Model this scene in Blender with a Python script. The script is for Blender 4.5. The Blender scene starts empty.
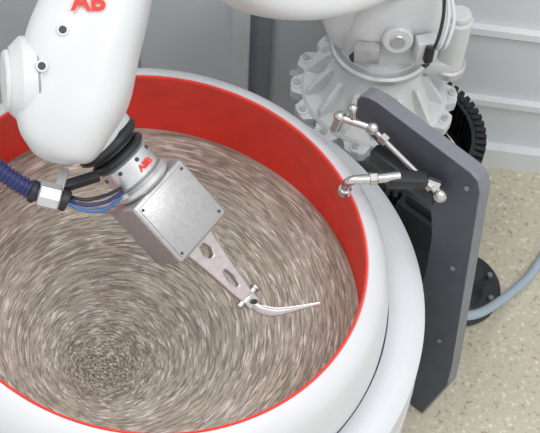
import bpy, bmesh, math, random
from mathutils import Vector, Matrix
random.seed(7)
V=Vector
scn=bpy.context.scene
scn.view_settings.view_transform='Standard'
scn.view_settings.look='None'

# ---------------------------------------------------------------- materials
def mat(name,col,rough=.5,metal=0.,var=0.,vscale=20.,bump=0.,bscale=60.,coat=0.):
    m=bpy.data.materials.new(name); m.use_nodes=True
    nt=m.node_tree; b=nt.nodes['Principled BSDF']
    b.inputs['Base Color'].default_value=(*col,1); b.inputs['Roughness'].default_value=rough
    b.inputs['Metallic'].default_value=metal
    if coat: b.inputs['Coat Weight'].default_value=coat
    tc=nt.nodes.new('ShaderNodeTexCoord')
    if var:
        n=nt.nodes.new('ShaderNodeTexNoise'); n.inputs['Scale'].default_value=vscale; n.inputs['Detail'].default_value=4
        nt.links.new(tc.outputs['Object'],n.inputs['Vector'])
        r=nt.nodes.new('ShaderNodeMapRange'); r.inputs['From Min'].default_value=.3; r.inputs['From Max'].default_value=.7
        r.inputs['To Min'].default_value=1-var; r.inputs['To Max'].default_value=1+var
        nt.links.new(n.outputs['Fac'],r.inputs['Value'])
        mx=nt.nodes.new('ShaderNodeVectorMath'); mx.operation='SCALE'; mx.inputs[0].default_value=col
        nt.links.new(r.outputs['Result'],mx.inputs['Scale']); nt.links.new(mx.outputs[0],b.inputs['Base Color'])
    if bump:
        n=nt.nodes.new('ShaderNodeTexNoise'); n.inputs['Scale'].default_value=bscale
        nt.links.new(tc.outputs['Object'],n.inputs['Vector'])
        bp=nt.nodes.new('ShaderNodeBump'); bp.inputs['Strength'].default_value=bump; bp.inputs['Distance'].default_value=.01
        nt.links.new(n.outputs['Fac'],bp.inputs['Height']); nt.links.new(bp.outputs[0],b.inputs['Normal'])
    return m
M_white=mat('robot_white_paint',(.63,.64,.64),.42,var=.03,vscale=6,coat=.15)
M_bowl=mat('bowl_white_coating',(.67,.675,.69),.42,var=.02,vscale=5)
M_house=mat('housing_white',(.67,.68,.70),.5,var=.02,vscale=4)
M_red=mat('red_polyurethane',(.80,.045,.028),.45,var=.08,vscale=9,bump=.1,bscale=40)
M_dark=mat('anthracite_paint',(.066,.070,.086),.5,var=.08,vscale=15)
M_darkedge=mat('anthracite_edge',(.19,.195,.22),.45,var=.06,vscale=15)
M_black=mat('black_rubber',(.014,.015,.018),.5,var=.2,vscale=30)
M_blackm=mat('black_metal',(.03,.032,.036),.4,.3,var=.15,vscale=20)
M_steel=mat('brushed_steel',(.58,.57,.56),.25,.95,var=.08,vscale=50)
M_box=mat('gripper_aluminium',(.46,.45,.45),.42,.75,var=.07,vscale=60,bump=.08,bscale=150)
M_alu=mat('cast_aluminium',(.64,.64,.64),.35,.7,var=.06,vscale=40)
M_castw=mat('cast_white_flange',(.66,.67,.665),.5,var=.05,vscale=12)
M_tool=mat('tool_bracket_metal',(.55,.49,.48),.38,.7,var=.1,vscale=50)
M_blade=mat('bare_blade_metal',(.50,.47,.46),.32,.85,var=.06,vscale=60)
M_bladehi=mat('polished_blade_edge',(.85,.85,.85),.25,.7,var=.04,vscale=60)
M_blue=mat('blue_corrugated_plastic',(.03,.035,.13),.4,var=.1,vscale=30)
M_bluet=mat('blue_air_tube',(.05,.14,.36),.35,var=.05)
M_hose=mat('grey_blue_hose',(.36,.44,.52),.4,var=.05)
M_textred=mat('red_lettering',(.80,.03,.015),.4,var=.03)
M_hole=mat('dark_recess',(.05,.05,.055),.6,var=.1)
M_seam=mat('casting_seam',(.30,.31,.32),.6,var=.1)
M_panel=mat('wall_panel_grey',(.66,.685,.71),.5,var=.03,vscale=3)
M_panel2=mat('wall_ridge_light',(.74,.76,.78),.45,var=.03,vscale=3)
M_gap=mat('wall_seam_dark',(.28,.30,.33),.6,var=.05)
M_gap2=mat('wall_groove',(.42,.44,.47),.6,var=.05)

def floor_mat():
    m=bpy.data.materials.new('speckled_epoxy_floor'); m.use_nodes=True; nt=m.node_tree
    b=nt.nodes['Principled BSDF']; b.inputs['Roughness'].default_value=.5
    tc=nt.nodes.new('ShaderNodeTexCoord')
    n=nt.nodes.new('ShaderNodeTexNoise'); n.inputs['Scale'].default_value=48; n.inputs['Detail'].default_value=3
    nt.links.new(tc.outputs['Object'],n.inputs['Vector'])
    cr=nt.nodes.new('ShaderNodeValToRGB'); e=cr.color_ramp
    e.elements[0].position=.29; e.elements[0].color=(.38,.29,.17,1)
    e.elements[1].position=.39; e.elements[1].color=(.57,.53,.40,1)
    x=e.elements.new(.61); x.color=(.60,.56,.43,1); x=e.elements.new(.69); x.color=(.78,.75,.65,1)
    nt.links.new(n.outputs['Fac'],cr.inputs['Fac'])
    n2=nt.nodes.new('ShaderNodeTexNoise'); n2.inputs['Scale'].default_value=3
    nt.links.new(tc.outputs['Object'],n2.inputs['Vector'])
    mx=nt.nodes.new('ShaderNodeMixRGB'); mx.blend_type='MULTIPLY'; mx.inputs[0].default_value=.10
    nt.links.new(cr.outputs[0],mx.inputs[1]); nt.links.new(n2.outputs['Fac'],mx.inputs[2])
    nt.links.new(mx.outputs[0],b.inputs['Base Color'])
    return m
M_floor=floor_mat()

def media_mat():
    m=bpy.data.materials.new('swirling_grinding_media'); m.use_nodes=True; nt=m.node_tree; L=nt.links
    b=nt.nodes['Principled BSDF']; b.inputs['Roughness'].default_value=.65
    at=nt.nodes.new('ShaderNodeAttribute'); at.attribute_name='flow'
    def noise(sx,sz,detail=3):
        mp=nt.nodes.new('ShaderNodeVectorMath'); mp.operation='MULTIPLY'; mp.inputs[1].default_value=(sx,sx,sz)
        L.new(at.outputs['Vector'],mp.inputs[0])
        n=nt.nodes.new('ShaderNodeTexNoise'); n.inputs['Scale'].default_value=1; n.inputs['Detail'].default_value=detail
        L.new(mp.outputs[0],n.inputs['Vector']); return n
    n1=noise(3.6,46); n2=noise(1.6,12,2)
    ad=nt.nodes.new('ShaderNodeMath'); ad.operation='MULTIPLY_ADD'; ad.inputs[1].default_value=.4
    L.new(n2.outputs['Fac'],ad.inputs[0])
    m2=nt.nodes.new('ShaderNodeMath'); m2.operation='MULTIPLY'; m2.inputs[1].default_value=.6
    L.new(n1.outputs['Fac'],m2.inputs[0]); L.new(m2.outputs[0],ad.inputs[2])
    cr=nt.nodes.new('ShaderNodeValToRGB'); e=cr.color_ramp
    e.elements[0].position=.36; e.elements[0].color=(.21,.195,.155,1)
    e.elements[1].position=.46; e.elements[1].color=(.33,.315,.25,1)
    x=e.elements.new(.55); x.color=(.46,.44,.37,1); x=e.elements.new(.64); x.color=(.64,.63,.57,1)
    L.new(ad.outputs[0],cr.inputs['Fac']); L.new(cr.outputs[0],b.inputs['Base Color'])
    bp=nt.nodes.new('ShaderNodeBump'); bp.inputs['Strength'].default_value=.3; bp.inputs['Distance'].default_value=.01
    L.new(n1.outputs['Fac'],bp.inputs['Height']); L.new(bp.outputs[0],b.inputs['Normal'])
    return m
M_media=media_mat()
M_peb=[mat('pebble_tan',(.46,.435,.36),.65,var=.1),mat('pebble_brown',(.29,.265,.205),.65,var=.1),
       mat('pebble_light',(.66,.65,.60),.6,var=.06),mat('pebble_grey',(.38,.375,.33),.65,var=.1)]

# ---------------------------------------------------------------- helpers
PARENT=None
def empty(name,loc=(0,0,0),rot=(0,0,0)):
    global PARENT
    o=bpy.data.objects.new(name,None); o.location=loc; o.rotation_euler=rot; o.empty_display_size=.1
    bpy.context.collection.objects.link(o); PARENT=o
    return o
def obj(name,me,m,smooth=True,parent=True):
    o=bpy.data.objects.new(name,me); bpy.context.collection.objects.link(o)
    if m is not None: me.materials.append(m)
    if parent and PARENT: o.parent=PARENT
    if smooth:
        for p in me.polygons: p.use_smooth=True
        try: me.set_sharp_from_angle(angle=math.radians(38))
        except Exception: pass
    return o
def from_bm(name,bm,m,smooth=True,parent=True):
    bmesh.ops.recalc_face_normals(bm,faces=bm.faces[:])
    me=bpy.data.meshes.new(name); bm.to_mesh(me); bm.free()
    return obj(name,me,m,smooth,parent)
def lathe(name,prof,m,seg=96,center=(0,0,0),axis=(0,0,1),cap=False):
    bm=bmesh.new(); q=V((0,0,1)).rotation_difference(V(axis)); c=V(center)
    rows=[]
    for r,z in prof:
        if r<1e-5: rows.append([bm.verts.new(c+q@V((0,0,z)))])
        else: rows.append([bm.verts.new(c+q@V((r*math.cos(2*math.pi*i/seg),r*math.sin(2*math.pi*i/seg),z))) for i in range(seg)])
    for a,b in zip(rows,rows[1:]):
        for i in range(seg):
            j=(i+1)%seg
            if len(a)==1 and len(b)==1: continue
            if len(a)==1: bm.faces.new((a[0],b[i],b[j]))
            elif len(b)==1: bm.faces.new((a[i],a[j],b[0]))
            else: bm.faces.new((a[i],a[j],b[j],b[i]))
    return from_bm(name,bm,m)
def cyl(name,p0,p1,r,m,r2=None,seg=32,bev=.12):
    p0=V(p0);p1=V(p1); h=(p1-p0).length; r2=r if r2 is None else r2; k=min(r,r2)*bev
    k=min(k,h*.3)
    return lathe(name,[(0,0),(r-k,0),(r,k),(r2,h-k),(r2-k,h),(0,h)],m,seg,p0,(p1-p0).normalized())
def ball(name,c,r,m):
    return lathe(name,[(r*math.sin(math.pi*i/12) if 0<i<12 else 0,-r*math.cos(math.pi*i/12)) for i in range(13)],m,24,c)
def box(name,c,size,m,X=(1,0,0),Y=(0,1,0),bev=.006,seg=2):
    X=V(X).normalized();Y=V(Y); Y=(Y-X*Y.dot(X)).normalized(); Z=X.cross(Y)
    bm=bmesh.new(); bmesh.ops.create_cube(bm,size=1)
    for v in bm.verts: v.co=V((v.co.x*size[0],v.co.y*size[1],v.co.z*size[2]))
    if bev: bmesh.ops.bevel(bm,geom=bm.edges[:],offset=bev,segments=seg,profile=.5,affect='EDGES')
    R=Matrix((X,Y,Z)).transposed()
    for v in bm.verts: v.co=R@v.co+V(c)
    return from_bm(name,bm,m)
def loft(name,secs,m,side=(1,0,0),seg=40,ex=2.6,rings=None):
    P=[V(s[0]) for s in secs]; bm=bmesh.new(); rows=[]
    for i,s in enumerate(secs):
        d=(P[min(i+1,len(P)-1)]-P[max(i-1,0)]).normalized()
        S=V(side); S=(S-d*S.dot(d)).normalized(); N=d.cross(S)
        row=[]
        for k in range(seg):
            a=2*math.pi*k/seg; ca,sa=math.cos(a),math.sin(a)
            x=math.copysign(abs(ca)**(2/ex),ca)*s[1]; y=math.copysign(abs(sa)**(2/ex),sa)*s[2]
            row.append(bm.verts.new(P[i]+S*x+N*y))
        rows.append(row)
    for a,b in zip(rows,rows[1:]):
        for i in range(seg):
            j=(i+1)%seg; bm.faces.new((a[i],a[j],b[j],b[i]))
    bm.faces.new(rows[0]); bm.faces.new(rows[-1])
    return from_bm(name,bm,m)
def smooth_secs(secs,n=6):
    out=[]
    for i in range(len(secs)-1):
        s0,s1,s2,s3=secs[max(i-1,0)],secs[i],secs[i+1],secs[min(i+2,len(secs)-1)]
        def cr(a,b,c,d,t): return .5*((2*b)+(c-a)*t+(2*a-5*b+4*c-d)*t*t+(3*b-a-3*c+d)*t**3)
        for k in range(n):
            t=k/n
            p=V([cr(s0[0][q],s1[0][q],s2[0][q],s3[0][q],t) for q in range(3)])
            out.append((p,cr(s0[1],s1[1],s2[1],s3[1],t),cr(s0[2],s1[2],s2[2],s3[2],t)))
    out.append((V(secs[-1][0]),secs[-1][1],secs[-1][2])); return out
def tube(name,pts,r,m,corr=0.,pitch=.012,seg=16):
    secs=smooth_secs([(p,r,r) for p in pts],12)
    if corr:
        P=[s[0] for s in secs]; out=[]; L=0; nxt=0
        for a,b in zip(P,P[1:]):
            l=(b-a).length
            while nxt<=L+l:
                k=round(nxt/(pitch/4)); rr=r*(1+corr*(1 if k%4<2 else -1))
                out.append((a.lerp(b,(nxt-L)/l),rr,rr)); nxt+=pitch/4
            L+=l
        secs=out
    return loft(name,secs,m,side=(.3,.2,.93),seg=seg,ex=2)
def prism(name,poly,origin,X,Y,depth,m,bev=.0,holes=None,medge=None):
    X=V(X).normalized();Y=V(Y).normalized(); N=X.cross(Y)
    bm=bmesh.new()
    a=[bm.verts.new(V(origin)+X*p[0]+Y*p[1]) for p in poly]
    b=[bm.verts.new(v.co+N*depth) for v in a]
    f0=bm.faces.new(a); f1=bm.faces.new(list(reversed(b)))
    side=[]
    for i in range(len(a)):
        j=(i+1)%len(a); side.append(bm.faces.new((a[j],a[i],b[i],b[j])))
    if medge: 
        for f in side: f.material_index=1
    if bev:
        bmesh.ops.bevel(bm,geom=[e for e in bm.edges if not (e.link_faces[0] in side and e.link_faces[1] in side)],offset=bev,segments=2,profile=.5,affect='EDGES',material=1 if medge else -1)
    o=from_bm(name,bm,m,smooth=False)
    if medge: o.data.materials.append(medge)
    return o
def text(name,s,loc,X,Y,size,m):
    X=V(X).normalized();Y=V(Y);Y=(Y-X*Y.dot(X)).normalized();Z=X.cross(Y)
    c=bpy.data.curves.new(name,'FONT'); c.body=s; c.size=size; c.extrude=.0015; c.offset=size*.03; c.align_x='CENTER'; c.align_y='CENTER'
    c.materials.append(m)
    o=bpy.data.objects.new(name,c); bpy.context.collection.objects.link(o)
    mw=Matrix((X,Y,Z)).transposed().to_4x4(); mw.translation=V(loc)
    o.matrix_world=mw
    if PARENT: o.parent=PARENT
    return o

FZ=-.45
# ---------------------------------------------------------------- room
PARENT=None
def plane_box(name,lo,hi,m,rot=0,loc=(0,0,0)):
    bm=bmesh.new(); bmesh.ops.create_cube(bm,size=1)
    for v in bm.verts: v.co=V([lo[i]+(hi[i]-lo[i])*(v.co[i]+.5) for i in range(3)])
    o=from_bm(name,bm,m,smooth=False); o.location=loc; o.rotation_euler=(0,0,rot); return o
plane_box('floor',(-4,-4,FZ-.1),(5,3.4,FZ),M_floor)
wr=-math.atan(.08); wo=(1.75,1.56,0)
wall=plane_box('wall_back',(-5,0,FZ),(3,.12,3.4),M_panel,wr,wo)
PARENT=wall
def wbox(n,lo,hi,m):
    return plane_box(n,lo,hi,m)
for i,z in enumerate((.02,.50,.88,1.3,1.75,2.2)):
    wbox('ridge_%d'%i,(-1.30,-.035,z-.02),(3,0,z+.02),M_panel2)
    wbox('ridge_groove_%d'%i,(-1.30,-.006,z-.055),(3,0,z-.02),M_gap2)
wbox('seam_a',(-1.50,-.02,FZ),(-1.40,.0,3.4),M_gap)
wbox('post_a',(-1.58,-.05,FZ),(-1.50,.0,3.4),M_panel2)
wbox('seam_b',(-2.06,-.005,FZ),(-2.045,.0,3.4),M_gap2)
wbox('seam_c',(-2.80,-.005,FZ),(-2.785,.0,3.4),M_gap2)
PARENT=None
plane_box('baseboard_back',(-5,-.05,FZ),(3,-.0,FZ+.14),M_panel2,wr,wo)

# ---------------------------------------------------------------- bowl
bowl=empty('vibratory_finishing_bowl')
BC=V((.01,.062,.95)); TILT=(math.radians(-3),math.radians(6.5),0)
def tiltobj(o): o.location=BC; o.rotation_euler=TILT; return o
R=.752
tiltobj(lathe('red_lining',[(0,-.74),(.6,-.72),(.74,-.62),(.80,-.48),(.812,-.34),(.805,-.22),(.785,-.11),(R+.004,-.03),(R-.004,.0),(R-.001,.006),(R+.004,.007),(R+.006,.002)],M_red,160))
tiltobj(lathe('rim',[(R+.004,.0),(R+.010,.008),(R+.020,.008),(R+.046,-.004),(R+.068,-.020),(R+.086,-.046),(R+.100,-.08),(R+.114,-.13),(R+.130,-.22),(R+.134,-.26),(R+.128,-.275),(R+.11,-.28),(R+.10,-.60)],M_bowl,160))
lathe('housing',[(.84,.52),(.86,.60),(.93,.61),(.975,.60),(.998,.575),(1.003,.40),(1.003,.385),(.995,.38),(.995,.37),(1.005,.365),(1.01,-.32),(.98,-.33),(.98,FZ)],M_house,160,(BC.x,BC.y-.01,0))
def sstep(t): t=max(0,min(1,t)); return t*t*(3-2*t)
VC=V((-.14,-.31)); RM=.808
def media_pt(t,a):
    z=-.37-.15*(1-t)**1.25
    return V((VC.x*(1-t)+RM*t*math.cos(a), VC.y*(1-t)+RM*t*math.sin(a), z))
bm=bmesh.new(); rows=[[bm.verts.new(media_pt(0,0))]]; fl=[(0,0,0)]
NR,NA=80,160
for i in range(1,NR+1):
    t=i/NR; row=[]
    for k in range(NA):
        a=2*math.pi*k/NA
        p=media_pt(t,a); p.z+=.006*math.sin(3*a+14*t)*t
        row.append(bm.verts.new(p)); fl.append((math.cos(a),math.sin(a),t))
    rows.append(row)
for i,(A,B) in enumerate(zip(rows,rows[1:])):
    for k in range(NA):
        j=(k+1)%NA
        if len(A)==1: bm.faces.new((A[0],B[k],B[j]))
        else: bm.faces.new((A[k],B[k],B[j],A[j]))
me=bpy.data.meshes.new('grinding_media'); bm.to_mesh(me); bm.free()
at=me.attributes.new('flow','FLOAT_VECTOR','POINT')
for i,f_ in enumerate(fl): at.data[i].vector=f_
tiltobj(obj('grinding_media',me,M_media))
verts=[];faces=[];mi=[]
def peb(p,T,Bn,N,l,w,h,k):
    o=len(verts)
    q=random.uniform(.6,.9); s=random.uniform(-.25,.25)
    base=[T*l,Bn*w+T*l*s,-T*l*q,-Bn*w*q+T*l*s]
    for b_ in base: verts.append(p+b_)
    for b_ in base: verts.append(p+b_*.6+N*h)
    for a in range(4):
        b=(a+1)%4
        faces.append((o+a,o+b,o+4+b,o+4+a)); mi.append(k)
    faces.append((o+4,o+5,o+6,o+7)); mi.append(k)
for _ in range(10000):
    t=math.sqrt(random.random())*.985
    if random.random()<.13: t=random.random()*.35
    a=random.random()*2*math.pi
    p=media_pt(t,a); p.z+=.002+.006*math.sin(3*a+14*t)*t
    T=(media_pt(t,a+.01)-media_pt(t,a-.01)).normalized() if t>.02 else V((1,0,0))
    B=(media_pt(min(t+.01,1),a)-media_pt(t-.01,a)).normalized(); N=T.cross(B).normalized()
    if N.z<0: N=-N
    ang=random.gauss(0,1)*(.9*(1-sstep(t/.22))+.025)
    T,B=T*math.cos(ang)+B*math.sin(ang),B*math.cos(ang)-T*math.sin(ang)
    w=random.uniform(.0034,.0070)
    l=w*random.uniform(1.1,1.9)*(1+5.4*sstep(t/.55))
    wt=(.30,.44,.08,.18) if t<.22 else (.44,.23,.12,.21)  # shading of the vortex hollow put into colour: more brown stones near its centre
    peb(p,T,B,N,l,w,.0012+.0058*(1-sstep(t/.3)),random.choices((0,1,2,3),wt)[0])
me=bpy.data.meshes.new('media_stones'); me.from_pydata([tuple(v) for v in verts],[],faces)
for m in M_peb: me.materials.append(m)
for p_,k in zip(me.polygons,mi): p_.material_index=k
o=obj('media_stones',me,None,smooth=False); tiltobj(o)

# ---------------------------------------------------------------- rear robot
rob=empty('industrial_robot')
bx,by=.815,1.19
def ringpoly(r0,r1,n,duty=.55):
    pts=[]
    for i in range(n):
        a0=2*math.pi*i/n; w=2*math.pi/n
        for da,r in ((-.5*w*duty,r1),(-.25*w*duty,r1+.006),(.25*w*duty,r1+.006),(.5*w*duty,r1),(.5*w*(duty+.25),r0),(.5*w*(2-duty-.25),r0)):
            a=a0+da; pts.append((r*math.cos(a),r*math.sin(a)))
    return pts
lathe('pedestal',[(0,FZ),(.30,FZ),(.30,FZ+.04),(.25,FZ+.06),(.24,.2),(.28,.34),(.31,.44),(.0,.44)],M_white,64,(bx,by,0))
prism('flange',ringpoly(.31,.355,14),(bx,by,.44),(1,0,0),(0,1,0),.055,M_castw,bev=.006)
lathe('flange_top',[(0,.49),(.31,.49),(.315,.50),(.305,.515),(.25,.52),(.225,.55),(.20,.62),(.185,.70),(.18,.82),(0,.82)],M_castw,64,(bx,by,0))
for i in range(14):
    a=2*math.pi*i/14
    cyl('flange_bolt_%d'%i,(bx+.335*math.cos(a),by+.335*math.sin(a),.494),(bx+.335*math.cos(a),by+.335*math.sin(a),.515),.015,M_alu,seg=12)
    cyl('flange_boss_%d'%i,(bx+.335*math.cos(a),by+.335*math.sin(a),.49),(bx+.335*math.cos(a),by+.335*math.sin(a),.502),.027,M_castw,seg=20)
    a+=math.pi/14
    d=V((math.cos(a),math.sin(a),0))
    prism('flange_rib_%d'%i,[(.18,0),(.305,0),(.295,.03),(.21,.15),(.18,.15)],V((bx,by,.51))-d.cross(V((0,0,1)))*.011,d,(0,0,1),.022,M_castw,bev=.004)
lathe('turret_ring',[(.15,.76),(.205,.76),(.215,.77),(.215,.795),(.205,.805),(.15,.805)],M_alu,64,(bx,by,0))
ty=by+.05; tx=bx+.02
loft('turret',smooth_secs([((tx,ty,.80),.20,.19),((tx,ty,.88),.225,.21),((tx,ty,1.0),.23,.22),((tx,ty+.01,1.15),.20,.20),((tx,ty+.02,1.28),.17,.18)]),M_white,ex=3,side=(1,.2,0))
cyl('shoulder_gearbox',(bx-.12,by-.12,1.38),(bx+.16,by+.16,1.38),.20,M_white,seg=48)
cyl('shoulder_cover',(bx-.155,by-.155,1.38),(bx-.12,by-.12,1.38),.15,M_alu,seg=48)
loft('shoulder_web',smooth_secs([((bx-.15,by-.0,.83),.05,.08),((bx-.20,by-.04,.97),.06,.10),((bx-.20,by-.06,1.12),.07,.11),((bx-.14,by-.08,1.28),.09,.12)]),M_white,ex=3,side=(1,.3,0))
cyl('axis_motor',(1.10,1.17,.72),(1.10,1.17,.99),.058,M_white,seg=32)
cyl('axis_motor_cap',(1.10,1.17,.99),(1.10,1.17,1.02),.045,M_white,seg=32)
cyl('axis_motor_flange',(1.10,1.17,.68),(1.10,1.17,.73),.075,M_alu,seg=32)
box('motor_bracket',(1.0,1.18,.74),(.22,.14,.06),M_white,bev=.01)
box('connector_box',(.965,1.0,.98),(.09,.06,.12),M_white,X=(1,.3,0),bev=.01)
box('connector_black',(.975,.965,.99),(.035,.03,.08),M_black,X=(1,.3,0),bev=.006)
box('valve_block',(.74,.985,.95),(.10,.05,.08),M_alu,X=(1,-.1,.1),bev=.006)
cyl('turret_cap',(.85,1.03,1.02),(.85,.98,1.03),.06,M_white,seg=32)
cyl('turret_cap_hub',(.85,.985,1.03),(.85,.972,1.033),.03,M_alu,seg=24)
for i in range(3):
    tube('signal_cable_%d'%i,[(.965+.02*i,.965,1.03),(.985+.02*i,.92,1.09),(1.0+.02*i,.98,1.20),(.98,1.07,1.34)],.007,M_white if i else M_blackm,seg=8)
loft('upper_arm',smooth_secs([((bx+.04,by-.02,1.40),.13,.15),((.66,.97,1.38),.12,.13),((.44,.80,1.46),.110,.115),((.26,.70,1.62),.108,.115),((.16,.70,1.85),.105,.11),((.12,.74,2.05),.10,.10)]),M_white,ex=3.2,side=(.139,.812,.564))
text('arm_lettering','ABB',(.40,.690,1.60),(.757,.28,-.589),(.139,.812,.564),.11,M_textred)
for i,(x,y,z) in enumerate(((.71,1.04,.88),(.96,1.04,.88))):
    cyl('turret_plug_%d'%i,(x,y,z),(x+(x-bx)*.2,y-.03,z),.020,M_hole,seg=20)
cx,cy=.965,1.10
lathe('chain_carrier',[(.30,.10),(.33,.10),(.335,.12),(.335,.32),(.33,.33),(.30,.33)],M_blackm,96,(cx,cy,0))
bm=bmesh.new()
for i in range(60):
    a=2*math.pi*i/60
    g=bmesh.ops.create_cube(bm,size=1)['verts']
    Mx=Matrix.Translation((cx+.342*math.cos(a),cy+.342*math.sin(a),.22))@Matrix.Rotation(a,4,'Z')
    for v in g: v.co=Mx@V((v.co.x*.045,v.co.y*.02,v.co.z*.24))
from_bm('chain_links',bm,M_black,smooth=False)
lathe('chain_stand',[(.30,.10),(.24,.10),(.24,FZ),(.27,FZ),(.27,.08),(.30,.08)],M_blackm,64,(cx-.02,cy+.02,0))

# ---------------------------------------------------------------- bracket plate
br=empty('dosing_bracket')
e=V((.78,-.62,0)).normalized()
Z0=1.0; UPV=V((.62*.11,.78*.11,1)).normalized(); P0=V((.74,.64,Z0))
def PP(s,z,off=0.):
    return P0+e*s+UPV*(z-Z0)+V((-.62,-.78,0))*off
poly=[(-.05,.93),(-.06,1.03),(-.045,1.065),(-.01,1.08),(.03,1.08),(.46,1.06),(.50,1.045),(.525,1.0),(.68,.0),(.70,-.14),(.645,FZ),(.57,FZ),(.52,-.2),(.405,.62),(.395,.69),(.375,.75),(.345,.79),(.30,.825),(.24,.85),(.02,.91)]
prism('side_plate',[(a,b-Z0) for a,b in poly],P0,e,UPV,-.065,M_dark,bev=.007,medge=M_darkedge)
for i,(s,z) in enumerate(((.47,.98),(.53,.55),(.59,.1))):
    cyl('plate_bolt_%d'%i,PP(s,z,-.0),PP(s,z,.010),.010,M_darkedge,seg=12)
box('cross_arm',PP(.24,.90,.05),(.30,.07,.05),M_blackm,X=e,Y=(0,0,1),bev=.008)
cyl('upper_rod',PP(.08,1.02,.06),PP(.40,.95,.07),.011,M_steel,seg=20)
ball('upper_rod_knob_a',PP(.07,1.025,.06),.025,M_steel)
ball('upper_rod_knob_b',PP(.41,.948,.07),.027,M_steel)
cyl('upper_rod_nut_a',PP(.11,1.015,.06),PP(.14,1.008,.06),.022,M_steel,seg=6)
cyl('upper_rod_nut_b',PP(.34,.965,.07),PP(.37,.957,.07),.022,M_steel,seg=6)
cyl('upper_cross_rod',PP(.07,1.025,.06),PP(-.05,1.02,.10),.015,M_steel,seg=20)
ball('upper_cross_knob',PP(-.055,1.02,.10),.024,M_steel)
cyl('upper_stub',PP(-.055,1.02,.10),PP(-.06,.955,.11),.018,M_steel,seg=20)
cyl('upper_stub_b',PP(-.01,1.03,.08),PP(-.02,1.07,.08),.015,M_steel,seg=20)
ball('upper_stub_knob',PP(-.02,1.075,.08),.019,M_steel)
tube('lower_nozzle',[(.86,.37,.99),(.76,.345,.995),(.70,.335,.995),(.675,.33,.98),(.668,.325,.94)],.018,M_steel)
cyl('lower_nozzle_tip',(.668,.325,.955),(.667,.325,.925),.024,M_steel,seg=16)
cyl('lower_nozzle_nut',(.75,.343,.995),(.78,.349,.995),.025,M_steel,seg=6)
box('lower_valve_body',(.89,.37,.97),(.15,.055,.055),M_blackm,X=(1,.05,0),bev=.01)
cyl('lower_valve_stub',(.96,.37,.97),(1.01,.36,.96),.02,M_steel,seg=6)
box('motor_case',(1.04,.60,.12),(.16,.22,.75),M_black,X=(.62,.78,0),Y=(-.78,.62,0),bev=.02)
box('motor_top',(1.04,.60,.52),(.11,.16,.06),M_blackm,X=(.62,.78,0),Y=(-.78,.62,0),bev=.01)
box('motor_stand',(1.04,.60,-.35),(.10,.15,.20),M_blackm,X=(.62,.78,0),Y=(-.78,.62,0),bev=.01)

dm=empty('support_foot')
fx,fy=1.32,.78
lathe('round_foot',[(0,FZ),(.20,FZ),(.205,FZ+.01),(.205,FZ+.03),(.195,FZ+.04),(.14,FZ+.045),(.12,FZ+.06),(.10,FZ+.10),(.09,FZ+.20),(0,FZ+.20)],M_blackm,64,(fx,fy,0))
for i in range(8):
    a=2*math.pi*(i+.5)/8
    cyl('foot_bolt_%d'%i,(fx+.165*math.cos(a),fy+.165*math.sin(a),FZ+.04),(fx+.165*math.cos(a),fy+.165*math.sin(a),FZ+.06),.014,M_darkedge,seg=6)

hs=empty('water_hose')
tube('hose',[(1.12,.32,.06),(1.22,.42,-.08),(1.36,.52,-.22),(1.50,.68,-.37),(1.66,.86,-.428),(1.85,1.12,-.428),(2.2,1.3,-.428)],.022,M_hose)

# ---------------------------------------------------------------- front robot arm with gripper
fr=empty('industrial_robot.001')
arm=[((-.06,1.12,2.28),.15,.15),((-.08,.85,2.08),.145,.14),((-.135,.60,1.90),.15,.14),((-.17,.40,1.76),.16,.15),((-.205,.27,1.68),.172,.155),((-.225,.17,1.61),.175,.155),((-.24,.09,1.56),.155,.145),((-.25,.02,1.51),.12,.12),((-.258,-.015,1.485),.08,.08),((-.26,-.03,1.475),.02,.02)]
loft('forearm',smooth_secs(arm),M_white,side=(1,0,0),seg=56,ex=2.9)
cyl('wrist_side_hub',(-.30,.17,1.63),(-.415,.14,1.65),.135,M_white,seg=56,bev=.25)
cyl('wrist_side_cover',(-.41,.14,1.65),(-.43,.134,1.654),.095,M_castw,seg=48)
cyl('wrist_side_groove',(-.33,.162,1.635),(-.338,.16,1.636),.137,M_seam,seg=56,bev=.02)
dax=V((-.2,-.815,-.543)).normalized(); nax=V((.15,-.57,.8)); nax=(nax-dax*nax.dot(dax)).normalized(); sax=dax.cross(nax)
def FA(l,s,h): return V((-.17,.40,1.76))+dax*l+sax*s+nax*h
text('forearm_lettering','AB',FA(.040,.02,.163),-sax*1.0-dax*.30,-dax,.08,M_textred)
for i,(l,s) in enumerate(((.14,.07),(.17,-.05),(.28,-.02),(.26,.10))):
    cyl('recess_ring_%d'%i,FA(l,s,.10),FA(l,s,.1585),.018,M_castw,seg=20)
    cyl('recess_%d'%i,FA(l,s,.10),FA(l,s,.160),.012,M_hole,seg=16)
cyl('elbow',(-.22,1.12,2.28),(.14,1.12,2.28),.19,M_white,seg=48)
loft('upper_link',smooth_secs([((-.10,1.14,2.28),.13,.13),((-.55,1.16,1.65),.13,.12),((-1.0,1.17,1.0),.15,.13),((-1.18,1.17,.70),.17,.15)]),M_white,side=(0,1,0),ex=3)
cyl('shoulder',(-1.18,.95,.70),(-1.18,1.38,.70),.24,M_white,seg=48)
lathe('robot_base',[(0,FZ),(.36,FZ),(.36,FZ+.05),(.28,FZ+.08),(.24,.1),(.26,.3),(.22,.6),(0,.6)],M_white,64,(-1.18,1.17,0))
A=V((.667,-.381,-.635)).normalized(); F1=V((-.06,.08,1.33))
n0=V((.265,-.675,.687)); n0=(n0-A*n0.dot(A)).normalized(); w0=A.cross(n0)
th=math.radians(22)
n1=n0*math.cos(th)-w0*math.sin(th); w1=w0*math.cos(th)+n0*math.sin(th)
def T(t,x=0,y=0): return F1+A*t+w1*x+n1*y
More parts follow.
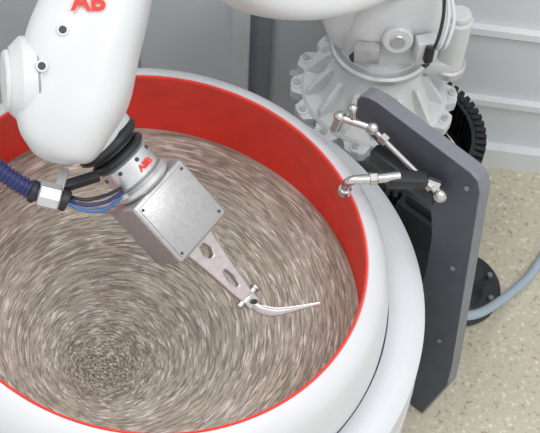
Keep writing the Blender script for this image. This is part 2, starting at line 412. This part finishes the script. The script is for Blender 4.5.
loft('wrist_neck',smooth_secs([(V((-.22,.12,1.50)),.12,.12),(T(-.15),.11,.11),(T(-.10),.10,.10)]),M_white,side=w1,ex=2)
cyl('black_ring',T(-.125),T(-.09),.112,M_blackm,seg=64)
cyl('ring_gap',T(-.09),T(-.07),.085,M_black,seg=48)
cyl('mount_disc',T(-.07),T(-.045),.10,M_blackm,seg=48)
cyl('flange_body',T(-.045),T(.045),.090,M_alu,seg=48)
cyl('flange_plate',T(.045),T(.08),.102,M_alu,seg=48)
for i in range(8):
    a=2*math.pi*i/8
    cyl('flange_screw_%d'%i,T(-.02,.085*math.cos(a),.085*math.sin(a)),T(-.02,.094*math.cos(a),.094*math.sin(a)),.007,M_hole,seg=10)
text('flange_lettering','ABB',T(.010,-.01,.0925),-w1,-A,.030,M_textred)
box('gripper_box',T(.205,0,-.01),(.245,.18,.245),M_box,X=w1,Y=n1,bev=.012,seg=3)
box('gripper_box_cover',T(.205,0,.078),(.215,.012,.215),M_box,X=w1,Y=n1,bev=.003)
for sx in (-1,1):
    for st in (-1,1):
        cyl('box_screw_%d_%d'%(sx,st),T(.205+st*.096,sx*.098,.08),T(.205+st*.096,sx*.098,.087),.005,M_hole,seg=10)
bm=bmesh.new()
cols=[(.315,.070),(.335,.065),(.355,.060),(.385,.055),(.41,.051),(.45,.045),(.475,.042),(.51,.038),(.55,.034),(.575,.031),(.605,.024)]
slots={2,3,6,7}
grid=[]
for t,w in cols: grid.append([(-w),(-w*.36),(w*.36),(w)])
vt={}
for k,y in enumerate((-.018,.018)):
    for i,(t,w) in enumerate(cols):
        for j,x in enumerate(grid[i]):
            if i in (2,4,6,8) and j in (1,2): x*=.45
            vt[k,i,j]=bm.verts.new(T(t,x,y*(1-.35*i/len(cols))))
solid=lambda i,j: 0<=i<len(cols)-1 and 0<=j<3 and not (j==1 and i in slots)
for i in range(len(cols)-1):
    for j in range(3):
        if not solid(i,j): continue
        for k in (0,1): bm.faces.new([vt[k,i,j],vt[k,i+1,j],vt[k,i+1,j+1],vt[k,i,j+1]])
        for (a,b,ni,nj) in (((i,j),(i+1,j),i,j-1),((i,j+1),(i+1,j+1),i,j+1),((i,j),(i,j+1),i-1,j),((i+1,j),(i+1,j+1),i+1,j)):
            if not solid(ni,nj): bm.faces.new([vt[0,*a],vt[0,*b],vt[1,*b],vt[1,*a]])
bo=from_bm('tool_bracket',bm,M_tool)
bv=bo.modifiers.new('b','BEVEL'); bv.width=.005; bv.segments=3
box('bracket_root',T(.33,0,0),(.16,.06,.03),M_box,X=w1,Y=n1,bev=.006)
cyl('clamp_pin',T(.605,-.045,.0),T(.605,.045,0),.013,M_steel,seg=20)
cyl('clamp_pin_head',T(.605,-.052,.0),T(.605,-.040,0),.017,M_steel,seg=20)
box('clamp_block',T(.62,0,.0),(.05,.035,.04),M_steel,X=w1,Y=n1,bev=.005)
cyl('clamp_screw',T(.625,0,.015),T(.625,0,.035),.009,M_blackm,seg=12)
B0=T(.635)
def blade(name,pts,w,tk,m):
    secs=smooth_secs([(V(p),w*s,tk) for p,s in pts],6)
    return loft(name,secs,m,side=(-.07,.83,.56),seg=20,ex=2)
bl=[(B0,.8),(B0+V((.035,-.015,-.012)),1.1),(B0+V((.08,-.018,-.016)),1.0),(B0+V((.13,-.006,-.014)),.75),(B0+V((.18,.008,-.010)),.5),(B0+V((.228,.022,-.008)),.28)]
blade('turbine_blade',bl,.014,.0035,M_blade)
tube('blade_edge',[B0+V((.035,-.004,-.002)),B0+V((.08,-.008,-.006)),B0+V((.13,.0,-.006)),B0+V((.18,.012,-.005)),B0+V((.230,.025,-.005))],.0042,M_bladehi,seg=10)
tube('corrugated_hose',[(-.30,.85,2.05),(-.55,.70,1.95),(-.68,.35,1.75),(-.60,.08,1.58),(-.47,-.05,1.51),(-.38,-.10,1.465),(-.29,-.12,1.42)],.028,M_blue,corr=.10,pitch=.014,seg=20)
cyl('hose_clamp_block',(-.31,-.115,1.43),(-.245,-.115,1.41),.042,M_alu,seg=8)
cyl('hose_clamp_collar',(-.335,-.113,1.44),(-.315,-.115,1.432),.036,M_black,seg=24)
box('hose_bracket',(-.255,-.08,1.41),(.03,.13,.06),M_alu,X=(1,-.1,-.3),bev=.006)
box('hose_bracket_arm',(-.20,-.05,1.41),(.14,.03,.03),M_blackm,X=(1,.5,0),bev=.004)
cyl('hose_end_cap',(-.245,-.115,1.41),(-.22,-.12,1.40),.034,M_black,seg=24)
cyl('cable_gland',(-.46,-.02,1.53),(-.49,.0,1.54),.045,M_black,seg=24)
for i in range(3):
    tube('air_tube_%d'%i,[(-.23,-.12+.012*i,1.40),(-.17,-.13+.012*i,1.375+.012*i),(-.11,-.11+.02*i,1.36+.01*i),(-.07,-.04+.02*i,1.33)],.006,(M_bluet,M_blue,M_blackm)[i],seg=10)

# ---------------------------------------------------------------- lights / world
PARENT=None
w=bpy.data.worlds.new('world'); scn.world=w; w.use_nodes=True
w.node_tree.nodes['Background'].inputs[0].default_value=(.965,.985,1,1); w.node_tree.nodes['Background'].inputs[1].default_value=.98
def area(name,loc,tgt,size,en,col=(1,1,1)):
    l=bpy.data.lights.new(name,'AREA'); l.shape='RECTANGLE'; l.size=size[0]; l.size_y=size[1]; l.energy=en; l.color=col
    o=bpy.data.objects.new(name,l); bpy.context.collection.objects.link(o); o.location=loc
    o.rotation_euler=(V(tgt)-V(loc)).to_track_quat('-Z','Y').to_euler(); return o
area('ceiling_light',(-.8,.4,6.2),(0,.2,0),(3.5,1.0),72)
area('ceiling_light',(2.4,-1.2,5.8),(.6,.6,0),(2.5,1.0),85)

# ---------------------------------------------------------------- camera
p=math.radians(56); roll=math.radians(4)
F=V((0,math.cos(p),-math.sin(p))); U0=V((0,math.sin(p),math.cos(p))); R0=V((1,0,0))
Rv=R0*math.cos(roll)+U0*math.sin(roll); Uv=U0*math.cos(roll)-R0*math.sin(roll)
c=bpy.data.cameras.new('camera'); cam=bpy.data.objects.new('camera',c); bpy.context.collection.objects.link(cam)
c.sensor_width=36; c.lens=80
Mw=Matrix(((Rv.x,Uv.x,-F.x),(Rv.y,Uv.y,-F.y),(Rv.z,Uv.z,-F.z))).to_4x4(); Mw.translation=V((.405,-2.194,4.473))
cam.matrix_world=Mw
scn.camera=cam
bpy.context.view_layer.update()
for o in list(bpy.data.objects):
    if o.parent is None: o.location.z-=FZ
